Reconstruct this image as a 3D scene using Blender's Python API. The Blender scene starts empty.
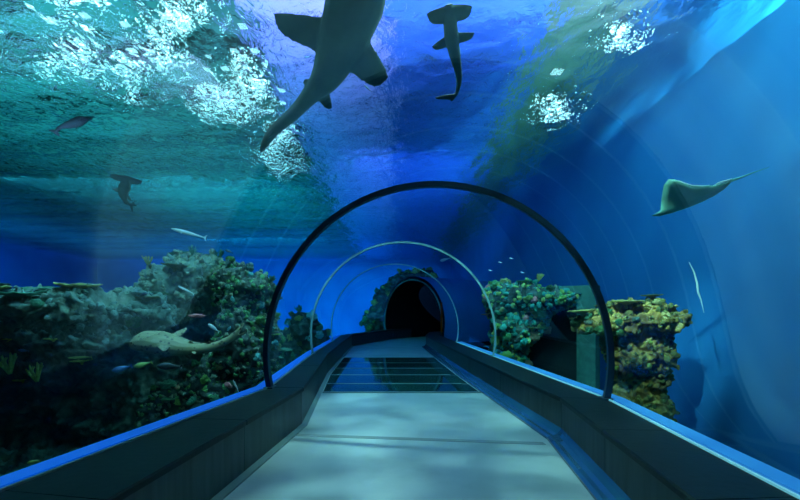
import bpy, bmesh, math, random
from mathutils import Vector, Matrix, noise
random.seed(7)
SC = bpy.context.scene
COL = SC.collection
F = 444.0; EYE = 1.5; HOR = 311.0

def P(px, py, d):
    """metres from a sighting: bearing, elevation and distance ahead"""
    return Vector(((px-400)/F*d, d, EYE-(py-HOR)/F*d))

# ------------------------------------------------------------------ materials
def nt(name):
    m = bpy.data.materials.new(name); m.use_nodes = True
    n = m.node_tree; n.nodes.clear()
    out = n.nodes.new('ShaderNodeOutputMaterial')
    return m, n, out

def N(n, t, **k):
    x = n.nodes.new(t)
    for a, b in k.items():
        if a in x.inputs: x.inputs[a].default_value = b
        else: setattr(x, a, b)
    return x

def surf(name, cols, scale=4, rough=0.6, metal=0.0, bump=0.0, bscale=20, detail=6, stretch=None,
         emit=None, estr=0, rand=False, spec=0.5, thresh=(0.3, 0.7), spots=None):
    """principled material, colour from noise through a ramp, optional bump / per-object variation"""
    m, n, out = nt(name)
    b = N(n, 'ShaderNodeBsdfPrincipled'); n.links.new(b.outputs[0], out.inputs[0])
    b.inputs['Roughness'].default_value = rough; b.inputs['Metallic'].default_value = metal
    b.inputs['Specular IOR Level'].default_value = spec
    tc = N(n, 'ShaderNodeTexCoord'); vec = tc.outputs['Object']
    if stretch:
        mp = N(n, 'ShaderNodeMapping'); mp.inputs['Scale'].default_value = stretch
        n.links.new(vec, mp.inputs[0]); vec = mp.outputs[0]
    if len(cols) == 1:
        b.inputs['Base Color'].default_value = (*cols[0], 1)
    else:
        rp = N(n, 'ShaderNodeValToRGB')
        el = rp.color_ramp.elements
        lo, hi = thresh
        while len(el) < len(cols): el.new(0.5)
        for i, c in enumerate(cols):
            el[i].position = lo+(hi-lo)*i/(len(cols)-1); el[i].color = (*c, 1)
        if rand:
            oi = N(n, 'ShaderNodeObjectInfo')
            nz = N(n, 'ShaderNodeTexNoise', Scale=scale, Detail=detail); n.links.new(vec, nz.inputs['Vector'])
            mm = N(n, 'ShaderNodeMath', operation='MULTIPLY_ADD'); mm.inputs[1].default_value = 0.35
            n.links.new(nz.outputs[0], mm.inputs[0])
            m2 = N(n, 'ShaderNodeMath', operation='MULTIPLY_ADD'); m2.inputs[1].default_value = 0.85; m2.inputs[2].default_value = -0.1
            n.links.new(oi.outputs['Random'], m2.inputs[0]); n.links.new(m2.outputs[0], mm.inputs[2])
            n.links.new(mm.outputs[0], rp.inputs[0])
        else:
            nz = N(n, 'ShaderNodeTexNoise', Scale=scale, Detail=detail); n.links.new(vec, nz.inputs['Vector'])
            n.links.new(nz.outputs[0], rp.inputs[0])
        c = rp.outputs[0]
        if spots:
            vo = N(n, 'ShaderNodeTexVoronoi', Scale=spots[0]); n.links.new(vec, vo.inputs['Vector'])
            lt = N(n, 'ShaderNodeMath', operation='LESS_THAN'); lt.inputs[1].default_value = spots[1]
            n.links.new(vo.outputs['Distance'], lt.inputs[0])
            mx = N(n, 'ShaderNodeMix', data_type='RGBA'); n.links.new(lt.outputs[0], mx.inputs[0])
            n.links.new(c, mx.inputs[6]); mx.inputs[7].default_value = (*spots[2], 1); c = mx.outputs[2]
        n.links.new(c, b.inputs['Base Color'])
    if bump:
        nb = N(n, 'ShaderNodeTexNoise', Scale=bscale, Detail=5); n.links.new(vec, nb.inputs['Vector'])
        bp = N(n, 'ShaderNodeBump', Strength=bump, Distance=0.05); n.links.new(nb.outputs[0], bp.inputs['Height'])
        n.links.new(bp.outputs[0], b.inputs['Normal'])
    if emit:
        b.inputs['Emission Color'].default_value = (*emit, 1); b.inputs['Emission Strength'].default_value = estr
    return m

def emis(name, col, s):
    m, n, out = nt(name)
    e = N(n, 'ShaderNodeEmission', Strength=s); e.inputs[0].default_value = (*col, 1)
    n.links.new(e.outputs[0], out.inputs[0]); return m

M = {}
M['floor'] = surf('pale terrazzo', [(.24,.27,.27), (.34,.37,.37), (.42,.44,.43)], scale=1.3, rough=.33, bump=.03, bscale=60)
M['joint'] = surf('floor joint', [(.16,.18,.19)], rough=.6)
M['glassfloor'] = surf('dark glass paving', [(.004,.03,.035), (.008,.06,.06)], scale=1.2, rough=.06, spec=.9)
M['bar'] = surf('pale metal bar', [(.12,.16,.16)], rough=.4, metal=.3)
M['cap'] = surf('dark stone cap', [(.002,.005,.007), (.004,.009,.011)], scale=2, rough=.45, bump=.04, bscale=14, spec=.08)
M['face'] = surf('dark plinth face', [(.012,.022,.026), (.032,.047,.052)], scale=2.2, rough=.45, stretch=(6,6,.5), spec=.12)
M['skirt'] = surf('glossy skirting', [(.02,.075,.15)], rough=.14, spec=.8)
M['strip_l'] = surf('blue edge light', [(.01,.06,.3)], rough=.4, emit=(.0,.09,.55), estr=.85)
M['strip_r'] = surf('cyan edge light', [(.05,.2,.35)], rough=.4, emit=(.02,.22,.75), estr=.6)
M['bead'] = surf('pale bead', [(.3,.5,.5)], rough=.25, emit=(.15,.42,.5), estr=.8)
M['rib_dark'] = surf('dark steel rib', [(.012,.03,.055), (.03,.06,.1)], scale=3, rough=.3, metal=.4)
M['rib_pale'] = surf('pale joint rib', [(.10,.2,.22), (.22,.34,.35)], scale=2, rough=.25)
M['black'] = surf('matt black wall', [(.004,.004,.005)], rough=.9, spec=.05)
M['tankwall'] = surf('blue painted tank wall', [(.006,.12,.36), (.010,.18,.46)], scale=.35, rough=.75, detail=3)
M['sand'] = surf('dark gravel', [(.03,.05,.05), (.09,.11,.09)], scale=6, rough=.9, bump=.6, bscale=15)
M['frame'] = surf('weathered green frame', [(.012,.06,.05), (.03,.12,.09)], scale=6, rough=.7, bump=.2)
M['rope'] = surf('pale rope', [(.6,.75,.75)], rough=.6)

def glass():
    m, n, out = nt('clear acrylic')
    tr = N(n, 'ShaderNodeBsdfTransparent'); tr.inputs[0].default_value = (.93,.975,.99,1)
    gl = N(n, 'ShaderNodeBsdfGlossy', Roughness=.02); gl.inputs[0].default_value = (.8,.95,1,1)
    fr = N(n, 'ShaderNodeFresnel', IOR=1.3)
    mu = N(n, 'ShaderNodeMath', operation='MULTIPLY'); mu.inputs[1].default_value = .13
    mx = N(n, 'ShaderNodeMixShader')
    n.links.new(fr.outputs[0], mu.inputs[0]); n.links.new(mu.outputs[0], mx.inputs[0])
    n.links.new(tr.outputs[0], mx.inputs[1]); n.links.new(gl.outputs[0], mx.inputs[2]); n.links.new(mx.outputs[0], out.inputs[0])
    return m
M['acrylic'] = glass()

def water_surface():
    m, n, out = nt('rippled water surface')
    tc = N(n, 'ShaderNodeTexCoord')
    mp = N(n, 'ShaderNodeMapping'); mp.inputs['Scale'].default_value = (1, .62, 1); mp.inputs['Rotation'].default_value = (0,0,.35)
    n.links.new(tc.outputs['Object'], mp.inputs[0])
    a = N(n, 'ShaderNodeTexNoise', Scale=7.5, Detail=3, Roughness=.6, Distortion=.8); n.links.new(mp.outputs[0], a.inputs['Vector'])
    c = N(n, 'ShaderNodeTexNoise', Scale=.7, Detail=2); n.links.new(mp.outputs[0], c.inputs['Vector'])
    ad = N(n, 'ShaderNodeMath', operation='MULTIPLY_ADD'); ad.inputs[1].default_value = 1.6
    n.links.new(c.outputs[0], ad.inputs[0]); n.links.new(a.outputs[0], ad.inputs[2])
    bp = N(n, 'ShaderNodeBump', Strength=1.0, Distance=.055); n.links.new(ad.outputs[0], bp.inputs['Height'])
    g = N(n, 'ShaderNodeBsdfGlass', Roughness=.03, IOR=1.16); g.inputs[0].default_value = (.95,1,1,1)
    n.links.new(bp.outputs[0], g.inputs['Normal'])
    tr = N(n, 'ShaderNodeBsdfTransparent')
    mx = N(n, 'ShaderNodeMixShader'); mx.inputs[0].default_value = .94
    n.links.new(tr.outputs[0], mx.inputs[1]); n.links.new(g.outputs[0], mx.inputs[2]); n.links.new(mx.outputs[0], out.inputs[0])
    return m
M['surface'] = water_surface()

def water_body():
    m, n, out = nt('tank water')
    v = N(n, 'ShaderNodeVolumeAbsorption', Density=.085); v.inputs['Color'].default_value = (.05,.82,.96,1)
    n.links.new(v.outputs[0], out.inputs['Volume']); return m
M['water'] = water_body()

# ------------------------------------------------------------------ builders
def mk(name, verts, faces, mat, parent=None, smooth=False):
    me = bpy.data.meshes.new(name); me.from_pydata([tuple(v) for v in verts], [], faces); me.update()
    bm = bmesh.new(); bm.from_mesh(me); bmesh.ops.recalc_face_normals(bm, faces=bm.faces); bm.to_mesh(me); bm.free()
    if smooth: me.polygons.foreach_set('use_smooth', [True]*len(me.polygons))
    me.materials.append(mat)
    o = bpy.data.objects.new(name, me); COL.objects.link(o)
    if parent: o.parent = parent
    return o

def frombm(name, bm, mat, parent=None, smooth=True):
    me = bpy.data.meshes.new(name); bm.to_mesh(me); bm.free()
    if smooth: me.polygons.foreach_set('use_smooth', [True]*len(me.polygons))
    me.materials.append(mat)
    o = bpy.data.objects.new(name, me); COL.objects.link(o)
    if parent: o.parent = parent
    return o

def tag(o, label, cat, group=None, kind=None):
    o['label'] = label; o['category'] = cat
    if group: o['group'] = group
    if kind: o['kind'] = kind
    return o

def empty(name, loc, label, cat, group=None):
    o = bpy.data.objects.new(name, None); COL.objects.link(o); o.location = loc; o.empty_display_size = .2
    return tag(o, label, cat, group)

def keep(o, parent):
    """parent without moving"""
    o.parent = parent; o.matrix_parent_inverse = Matrix.Translation(-Vector(parent.location))

def struct(o): o['kind'] = 'structure'; return o

def bridge(name, sec, mat, parent=None, closed=True, smooth=False, caps=True):
    """loft through equal-length sections"""
    k = len(sec[0]); v = [p for s in sec for p in s]; f = []
    for i in range(len(sec)-1):
        for j in range(k if closed else k-1):
            a = i*k+j; b = i*k+(j+1) % k
            f.append((a, b, b+k, a+k))
    if caps and closed:
        f.append(tuple(range(k))[::-1]); f.append(tuple((len(sec)-1)*k+j for j in range(k)))
    return mk(name, v, f, mat, parent, smooth)

def box(name, lo, hi, mat, parent=None):
    x0,y0,z0 = lo; x1,y1,z1 = hi
    s = [[Vector((x0,y0,z)), Vector((x1,y0,z)), Vector((x1,y1,z)), Vector((x0,y1,z))] for z in (z0,z1)]
    return bridge(name, s, mat, parent)

def lerp1(pts, y):
    pts = sorted(pts, key=lambda p: p[1])
    if y <= pts[0][1]: return pts[0][0]
    for a, b in zip(pts, pts[1:]):
        if y <= b[1]: return a[0]+(b[0]-a[0])*(y-a[1])/(b[1]-a[1])
    return pts[-1][0]

# ------------------------------------------------------------------ tunnel plan (x, y)
L_out = [(-2.55,-4), (-2.23,2.48), (-1.72,5.8), (-2.07,10.5), (-2.25,14.8), (-2.45,18.6), (-.80,24.1), (1.2,27.2)]
L_in  = [(-1.95,-4), (-1.55,2.35), (-1.26,5.8), (-1.70,10.5), (-1.88,14.8), (-2.03,18.9), (-.36,23.8), (1.5,26.6)]
R_out = [(1.75,-4), (2.15,2.39), (2.37,5.05), (2.08,9.87), (1.83,14.3), (1.62,18.4), (1.95,20.9), (3.9,23.3)]
R_in  = [(1.35,-4), (1.56,2.35), (1.85,5.15), (1.50,9.87), (1.24,14.3), (1.04,18.3), (1.38,21.2), (3.4,23.7)]
def V3(p, z): return Vector((p[0], p[1], z))

def arc(l, r, n=48, rad=0.0):
    """tunnel section standing between the two feet"""
    l = Vector((*l, .5)); r = Vector((*r, .5)); c = (l+r)/2; w = (r-l).length/2
    ax = (r-l).normalized(); R = math.sqrt(w*w+.44*.44)
    c.z = .94; a0 = math.atan2(-.44, w)
    R += rad
    return [c + ax*math.cos(t)*R + Vector((0,0,1))*math.sin(t)*R for t in [a0+(math.pi-2*a0)*i/n for i in range(n+1)]]

# stations of the acrylic vault
st = [((-2.55,-4),(1.75,-4)), ((-2.23,2.48),(2.15,2.39)), ((-1.72,5.8),(2.37,5.05)), ((-2.07,10.5),(2.08,9.87)),
      ((-2.25,14.8),(1.83,14.3)), ((-2.45,18.6),(1.62,18.4)), ((-.80,24.1),(1.95,20.9))]
segs = [(0,2), (2,3), (3,4), (4,6)]
for k, (a, b) in enumerate(segs):
    secs = [arc(*st[i]) for i in range(a, b+1)]
    full = []
    for s0, s1 in zip(secs, secs[1:]):
        full += [[p.lerp(q, t) for p, q in zip(s0, s1)] for t in (0, .5)]
    full.append(secs[-1])
    o = bridge('window_%d' % (k+1), full, M['acrylic'], closed=False, smooth=True)
    # the centres of the sections lie inside, so flip to face outward
    struct(o)

def rib(idx, mat, label, w, t, z0=.5):
    l, r = st[idx]
    inn = arc(l, r, 64, -t); outr = arc(l, r, 64, .012)
    ax = (Vector((*r,0))-Vector((*l,0))).normalized(); nrm = Vector((-ax.y, ax.x, 0))
    root = empty('arch_rib', Vector(((l[0]+r[0])/2, (l[1]+r[1])/2, z0)), label, 'arch', None)
    secs = [[pi - nrm*w/2, po - nrm*w/2, po + nrm*w/2, pi + nrm*w/2] for pi, po in zip(inn, outr)]
    keep(bridge('hoop', secs, mat, smooth=False), root)
    for s in (0, -1):
        p = (inn[s]+outr[s])/2
        b = box('foot_plate', (p.x-.06, p.y-.09, .5), (p.x+.06, p.y+.09, .515), mat); keep(b, root)
    return root
rib(2, M['rib_dark'], 'large dark steel arch rib nearest the viewer, spanning the whole walkway', .075, .055)
rib(3, M['rib_pale'], 'second arch rib, thin with a pale right side, beside the turquoise coral reef', .04, .03)
rib(4, M['rib_pale'], 'third and slimmest arch rib, deep in the tunnel before the bend', .026, .022)
rib(6, M['rib_pale'], 'small farthest arch rib framing the black opening at the tunnel end', .05, .04)

# plinths
def plinth(side, out, inn, label, strip):
    root = empty('side_plinth', Vector((out[1][0], out[1][1], 0)), label, 'plinth')
    sg = -1 if side == 'l' else 1
    def inner(p, q, m):       # point moved from inner edge toward the outer edge
        a = Vector((*p, 0)); b = Vector((*q, 0)); d = (b-a); return a + d.normalized()*m
    for i in range(len(out)-1):
        sub = 1 if i in (0,) else 2
        for k in range(sub):
            t0, t1 = k/sub, (k+1)/sub
            pts = []
            for t in (t0, t1):
                o = Vector((*out[i],0)).lerp(Vector((*out[i+1],0)), t); n_ = Vector((*inn[i],0)).lerp(Vector((*inn[i+1],0)), t)
                pts.append((o, n_))
            g = (pts[1][0]-pts[0][0]).normalized()*.004
            g2 = (pts[1][1]-pts[0][1]).normalized()*.004
            sec = []
            for (o, n_), s in zip(pts, (1, -1)):
                o_ = o+g*s; q = n_+g2*s
                dd = (o_-q).normalized()*.012
                sec.append([Vector((q.x,q.y,.452)), Vector((o_.x,o_.y,.452)), Vector((o_.x,o_.y,.5)), Vector((q.x+dd.x,q.y+dd.y,.5)), Vector((q.x,q.y,.488))])
            keep(bridge('cap_slab', sec, M['cap']), root)
            sec = []
            for (o, n_), s in zip(pts, (1, -1)):
                q = n_+g2*s; d = (o-n_).normalized()
                a = q+d*.025; b = q+d*.09
                sec.append([Vector((a.x,a.y,0)), Vector((b.x,b.y,0)), Vector((b.x,b.y,.45)), Vector((a.x,a.y,.45))])
            keep(bridge('face_panel', sec, M['face']), root)
    # solid core behind the panels
    sec = []
    for o, n_ in zip(out, inn):
        o = Vector((*o,0)); n_ = Vector((*n_,0)); d = (o-n_).normalized(); a = n_+d*.09
        sec.append([Vector((a.x,a.y,0)), Vector((o.x,o.y,0)), Vector((o.x,o.y,.45)), Vector((a.x,a.y,.45))])
    keep(bridge('core', sec, M['black']), root)
    # lit strip along the foot of the acrylic (outer edge)
    sec = []; sec2 = []
    m = 5 if side == 'r' else 6
    for o, n_ in list(zip(out, inn))[:m]:
        o = Vector((*o,0)); n_ = Vector((*n_,0)); d = (o-n_).normalized()
        a = o+d*.02; b = o+d*.17
        z = .5
        sec.append([V3((a.x,a.y),z-.12), V3((b.x,b.y),z-.12), V3((b.x,b.y),z+.015), V3((a.x,a.y),z+.015)])
        a = o-d*.03; b = o-d*.008
        sec2.append([V3((a.x,a.y),z), V3((b.x,b.y),z), V3((b.x,b.y),z+.014), V3((a.x,a.y),z+.014)])
    e = bridge('light_strip', sec, strip); keep(e, root); e['label'] = 'glowing blue light strip'
    e = bridge('bead', sec2, M['bead'] if side == 'r' else M['bar']); keep(e, root)
    return root
plinth('l', L_out, L_in, 'dark stone plinth along the left side of the walkway, with streaked face', M['strip_l'])
plinth('r', R_out, R_in, 'dark navy stone plinth along the right side of the walkway, above the blue skirting', M['strip_r'])

# floor slab, full width under the plinths, and its joints
sec = [[V3(l,-2.5), V3(r,-2.5), V3(r,0), V3(l,0)] for l, r in zip(L_out, R_out)]
struct(bridge('floor', sec, M['floor']))
def li(y): return lerp1(L_in[:6], y)+.0
def ri(y): return lerp1(R_in[:6], y)-.0
def cross_strip(name, y0, y1, xa, xb, z, mat, skew=0.0):
    v = []
    for z_ in (0.001, z):
        v.append([Vector((xa(y0),y0,z_)), Vector((xb(y0),y0-skew,z_)), Vector((xb(y1),y1-skew,z_)), Vector((xa(y1),y1,z_))])
    return bridge(name, v, mat)
struct(cross_strip('trim_1', 5.32, 5.42, lambda y: li(y)+.03, lambda y: ri(y)-.2, .004, M['joint'], .35))
ys = [8.15, 9.1, 10.35, 11.55, 12.75, 14.2]
for k in range(5):
    g = cross_strip('glass_floor_panel', ys[k]+.05, ys[k+1]-.05, lambda y: li(y)+.07, lambda y: ri(y)-.17, .012, M['glassfloor'])
    tag(g, 'dark reflective floor panel, %s' % ['nearest of the five across the walkway','second nearest of the five dark bands','middle one of the five dark bands','fourth of the five, one short of the farthest','farthest of the five, against the far pale floor'][k], 'floor panel', 'dark floor panels')
for k, y in enumerate(ys):
    struct(cross_strip('trim_%d' % (k+2), y-.045+.005*k, y+.045-.005*k, lambda y: li(y)+.06, lambda y: ri(y)-(.15 if k in (0,5) else .3), .016, M['bar']))
# skirting cove on the right, thin pale edge on the left
sec = []
for p, q in zip(R_in[:6], R_out[:6]):
    a = Vector((*p,0)); d = (Vector((*q,0))-a).normalized(); a = a+d*.022
    prof = [(-.16,.002), (-.16,.03), (-.13,.05), (-.09,.055), (-.05,.075), (-.02,.11), (0,.14), (0,.002)]
    sec.append([Vector((a.x+d.x*u, a.y+d.y*u, z)) for u, z in prof])
struct(bridge('baseboard_right', sec, M['skirt'], smooth=False))
sec = []
for p, q in zip(L_in[:6], L_out[:6]):
    a = Vector((*p,0)); d = (Vector((*q,0))-a).normalized(); a = a+d*.022
    sec.append([Vector((a.x+d.x*u, a.y+d.y*u, z)) for u, z in [(-.07,.002),(-.07,.018),(0,.03),(0,.002)]])
struct(bridge('baseboard_left', sec, M['bar']))

# dark exit passage beyond the last rib
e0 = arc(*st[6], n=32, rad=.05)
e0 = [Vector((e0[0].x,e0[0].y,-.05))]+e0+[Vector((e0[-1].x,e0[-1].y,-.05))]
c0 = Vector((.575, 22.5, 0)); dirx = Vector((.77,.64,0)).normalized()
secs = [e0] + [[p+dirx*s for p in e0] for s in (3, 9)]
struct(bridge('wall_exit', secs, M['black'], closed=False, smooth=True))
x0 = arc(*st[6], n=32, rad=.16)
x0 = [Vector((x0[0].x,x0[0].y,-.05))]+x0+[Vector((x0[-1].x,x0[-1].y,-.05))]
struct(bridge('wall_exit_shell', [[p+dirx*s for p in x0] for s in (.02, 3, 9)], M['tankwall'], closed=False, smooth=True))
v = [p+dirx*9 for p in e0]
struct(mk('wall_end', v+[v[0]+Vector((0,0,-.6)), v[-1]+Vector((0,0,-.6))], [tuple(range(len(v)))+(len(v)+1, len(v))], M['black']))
l2 = Vector((-.80,24.1,0)); r2 = Vector((1.95,20.9,0))
struct(bridge('floor_exit', [[l2+Vector((0,0,-2.5)), r2+Vector((0,0,-2.5)), r2+Vector((0,0,-.003)), l2+Vector((0,0,-.003))]]+[[p+dirx*9 for p in (l2+Vector((0,0,-2.5)), r2+Vector((0,0,-2.5)), r2+Vector((0,0,-.003)), l2+Vector((0,0,-.003)))]], M['black']))

# ------------------------------------------------------------------ tank shell
WS = 6.0                                             # water level
XL, YB, YF = -30, -9, 44
def XR(y): return 5.65-.012*y
def wall(name, pts, mat): 
    return struct(bridge(name, [pts[0], pts[1]], mat))
wall('wall_left', [[Vector((XL-.3,YB,-2.5)), Vector((XL,YB,-2.5)), Vector((XL,YF,-2.5)), Vector((XL-.3,YF,-2.5))],
                   [Vector((XL-.3,YB,9.6)), Vector((XL,YB,9.6)), Vector((XL,YF,9.6)), Vector((XL-.3,YF,9.6))]], M['tankwall'])
wall('wall_right', [[Vector((XR(YB),YB,-2.5)), Vector((XR(YB)+.3,YB,-2.5)), Vector((XR(YF)+.3,YF,-2.5)), Vector((XR(YF),YF,-2.5))],
                    [Vector((XR(YB),YB,9.6)), Vector((XR(YB)+.3,YB,9.6)), Vector((XR(YF)+.3,YF,9.6)), Vector((XR(YF),YF,9.6))]], M['tankwall'])
wall('wall_far', [[Vector((XL,YF,-2.5)), Vector((6,YF,-2.5)), Vector((6,YF+.3,-2.5)), Vector((XL,YF+.3,-2.5))],
                  [Vector((XL,YF,9.6)), Vector((6,YF,9.6)), Vector((6,YF+.3,9.6)), Vector((XL,YF+.3,9.6))]], M['tankwall'])
wall('wall_back', [[Vector((XL,YB-.3,-2.5)), Vector((6,YB-.3,-2.5)), Vector((6,YB,-2.5)), Vector((XL,YB,-2.5))],
                  [Vector((XL,YB-.3,9.6)), Vector((6,YB-.3,9.6)), Vector((6,YB,9.6)), Vector((XL,YB,9.6))]], M['tankwall'])
box_o = box('floor_tank', (XL-.3,YB-.3,-2.8), (6.3,YF+.3,-2.5), M['sand']); struct(box_o)
gx = [XL+(5.9-XL)*0+i*.6 for i in range(24)]; x_ = gx[-1]
while x_ < 5.9: x_ += .095; gx.append(min(x_, 5.9))
gy = [YB, -6, -3]; y_ = -.5
while y_ < 30: gy.append(y_); y_ += .09+max(0, y_-8)*.004
while y_ < YF: gy.append(y_); y_ += .5
gy.append(YF)
def wave(x, y):
    q = Vector((x*.92+y*.30, (y*.95-x*.30)*.72, 0))
    a = noise.noise(Vector((q.x*3.1, q.y*3.1, 1.3)) + noise.noise_vector(q*.8)*.9)
    b = noise.noise(Vector((q.x*5.2, q.y*4.6, 7.7)) + noise.noise_vector(q*1.7)*.6)
    c = noise.noise(Vector((q.x*.55, q.y*.5, 3.1)))
    return .068*a+.036*b+.08*c
wv = [(x, y, WS+wave(x, y)) for y in gy for x in gx]; nx = len(gx)
wf = [(j*nx+i, (j+1)*nx+i, (j+1)*nx+i+1, j*nx+i+1) for j in range(len(gy)-1) for i in range(nx-1)]
me = bpy.data.meshes.new('water_surface'); me.from_pydata(wv, [], wf); me.update(); me.polygons.foreach_set('use_smooth', [True]*len(wf)); me.materials.append(M['surface'])
w = bpy.data.objects.new('water_surface', me); COL.objects.link(w)
struct(w)
wb = box('water_body', (XL-.6,YB-.6,-3.1), (6.6,YF+.6,WS+.2), M['water']); struct(wb)

# hall above the water: violet soffit over the tunnel, side ceilings, lamps
HZ = 9.0
M['soffit'] = surf('violet soffit', [(.26,.28,.80), (.38,.38,.88)], scale=.3, rough=.6)
M['hall'] = surf('hall ceiling', [(.02,.12,.11), (.06,.20,.17)], scale=.5, rough=.8)
M['soffit_blue'] = surf('deep blue soffit', [(.02,.11,.52), (.035,.15,.62)], scale=.3, rough=.6)
M['added_batten'] = surf('blue batten', [(.02,.07,.25)], rough=.7)
struct(box('ceiling', (-3.4,-9.3,HZ), (-.4,44.3,HZ+.2), M['soffit']))
struct(box('ceiling_centre', (-.36,-9.3,HZ), (3.3,44.3,HZ+.2), M['soffit_blue']))
for k in range(20):  # cross bars added over the tunnel to give the ripples contrast
    struct(box('trim_%d' % (30+k), (-3.4, 1.5+k*1.7, HZ-.08), (3.3, 1.5+k*1.7+.22, HZ), M['added_batten']))
M['hall_grey'] = surf('grey green hall ceiling', [(.07,.13,.09), (.14,.2,.14)], scale=.8, rough=.8)
struct(box('ceiling_left', (XL-.3,-9.3,HZ+.6), (-3.4,44.3,HZ+.8), M['hall']))
struct(box('ceiling_right', (3.3,-9.3,HZ+.6), (6.3,44.3,HZ+.8), M['hall_grey']))


for k in range(16):  # dark ceiling bars added so the rippled surface shows light and dark bands
    y = 2+k*2.3
    struct(box('trim_%d' % (10+k), (XL, y, 9.25), (-3.6, y+.45, 9.6), M['black']))

# ------------------------------------------------------------------ reefs
M['rock'] = surf('reef rock', [(.015,.04,.04), (.07,.13,.11), (.13,.20,.15), (.20,.22,.17)], scale=2.2, rough=.9, bump=1.0, bscale=9, detail=10, thresh=(.3,.7))
M['rock_dark'] = surf('dark reef rock', [(.008,.018,.02), (.03,.055,.05), (.06,.10,.07)], scale=2.2, rough=.95, bump=1.0, bscale=9, detail=10)
M['rock_gold'] = surf('golden reef rock', [(.09,.06,.03), (.24,.15,.04), (.50,.34,.08), (.62,.50,.20)], scale=3.2, rough=.9, bump=1.0, bscale=12, detail=10, thresh=(.34,.66))
M['c_green'] = surf('green coral', [(.015,.09,.04), (.04,.20,.08), (.13,.30,.07), (.06,.24,.14)], scale=5, rough=.8, bump=.8, bscale=30, rand=True)
M['c_turq'] = surf('turquoise coral', [(.01,.22,.17), (.03,.48,.38), (.10,.62,.50), (.02,.28,.15)], scale=5, rough=.75, bump=.8, bscale=30, rand=True)
M['c_mix'] = surf('mixed coral', [(.04,.22,.07), (.38,.40,.08), (.08,.36,.20), (.46,.20,.14), (.18,.36,.07)], scale=4, rough=.8, bump=.8, bscale=30, rand=True)
M['c_olive'] = surf('olive coral', [(.08,.10,.03), (.22,.24,.06), (.36,.36,.10)], scale=5, rough=.85, bump=.8, bscale=30, rand=True)
M['c_gold'] = surf('golden coral', [(.22,.18,.04), (.55,.44,.10), (.70,.62,.28), (.36,.38,.10)], scale=5, rough=.85, bump=.8, bscale=30, rand=True)
M['c_yellow'] = surf('yellow green coral', [(.30,.40,.06), (.55,.68,.16)], scale=6, rough=.8, bump=.5, bscale=30)
M['c_pink'] = surf('pink coral', [(.45,.10,.12), (.70,.25,.25)], scale=6, rough=.8, bump=.5, bscale=30)
M['c_teal'] = surf('dull teal coral', [(.04,.10,.09), (.10,.19,.16), (.17,.22,.15)], scale=6, rough=.85, bump=.7, bscale=30, rand=True)
M['c_blue'] = surf('pale blue coral', [(.05,.26,.28), (.12,.42,.42)], scale=6, rough=.8, bump=.7, bscale=30, rand=True)

def fbm(p, s, o=4):
    return noise.fractal(p*s, .9, 2.0, o)

def rock_mesh(blobs, voxel, amp, sc, seed):
    bm = bmesh.new()
    for c, r in blobs:
        mat = Matrix.Translation(c) @ Matrix.Diagonal((*r, 1))
        bmesh.ops.create_icosphere(bm, subdivisions=4, radius=1, matrix=mat)
    me = bpy.data.meshes.new('tmp'); bm.to_mesh(me); bm.free()
    o = bpy.data.objects.new('tmp', me); COL.objects.link(o)
    m = o.modifiers.new('r', 'REMESH'); m.mode = 'VOXEL'; m.voxel_size = voxel
    dg = bpy.context.evaluated_depsgraph_get(); me2 = bpy.data.meshes.new_from_object(o.evaluated_get(dg))
    bpy.data.objects.remove(o); bpy.data.meshes.remove(me)
    bm = bmesh.new(); bm.from_mesh(me2)
    bmesh.ops.smooth_vert(bm, verts=bm.verts, factor=.5, use_axis_x=True, use_axis_y=True, use_axis_z=True)
    bm.normal_update()
    off = Vector((seed*3.1, seed*1.7, seed*.9))
    mv = []
    for v in bm.verts:
        p = v.co+off
        n1 = fbm(p, sc, 3); n2 = fbm(p, sc*3.2, 4)
        cr = abs(noise.noise(p*sc*1.7))
        # horizontal ledges and crevices
        lg = noise.noise(Vector((p.x*.6*sc, p.y*.6*sc, p.z*sc*4)))
        n3 = noise.noise(p*sc*11); pk = noise.voronoi(p*sc*4.5)[0][0]
        mv.append(v.normal*(amp*(n1+.6*n2+.28*n3-.7*pk-.9*max(0,.16-cr)*3+.6*lg)))
    for v, d in zip(bm.verts, mv): v.co += d
    bm.to_mesh(me2); bm.free()
    me2.polygons.foreach_set('use_smooth', [True]*len(me2.polygons))
    return me2

def m_knob(seed, bumps=6.0, amp=.42, flat=.8, sub=4):
    bm = bmesh.new(); bmesh.ops.create_icosphere(bm, subdivisions=sub, radius=1)
    o = Vector((seed*5.3, seed*2.1, seed))
    for v in bm.verts:
        d = noise.voronoi(v.co*bumps*.6+o)[0][0]
        v.co *= 1+amp*(.7-2.0*d)+.28*noise.noise(v.co*1.7+o)
        v.co.z *= flat
    return bm
def m_cluster(seed):
    """lobed coral: tight bunch of rounded fingers"""
    rnd = random.Random(seed); bm = bmesh.new()
    for i in range(16):
        a = rnd.uniform(0, 2*math.pi); e = rnd.uniform(.05, 1.5); r = rnd.uniform(.20, .34)
        d = Vector((math.cos(a)*math.cos(e), math.sin(a)*math.cos(e), math.sin(e)))
        L = rnd.uniform(.6, .95)
        q = d.to_track_quat('Z', 'Y').to_matrix().to_4x4()
        bmesh.ops.create_icosphere(bm, subdivisions=2, radius=1, matrix=Matrix.Translation(d*L*.6) @ q @ Matrix.Diagonal((r, r, L*.5, 1)))
    return bm
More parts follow.
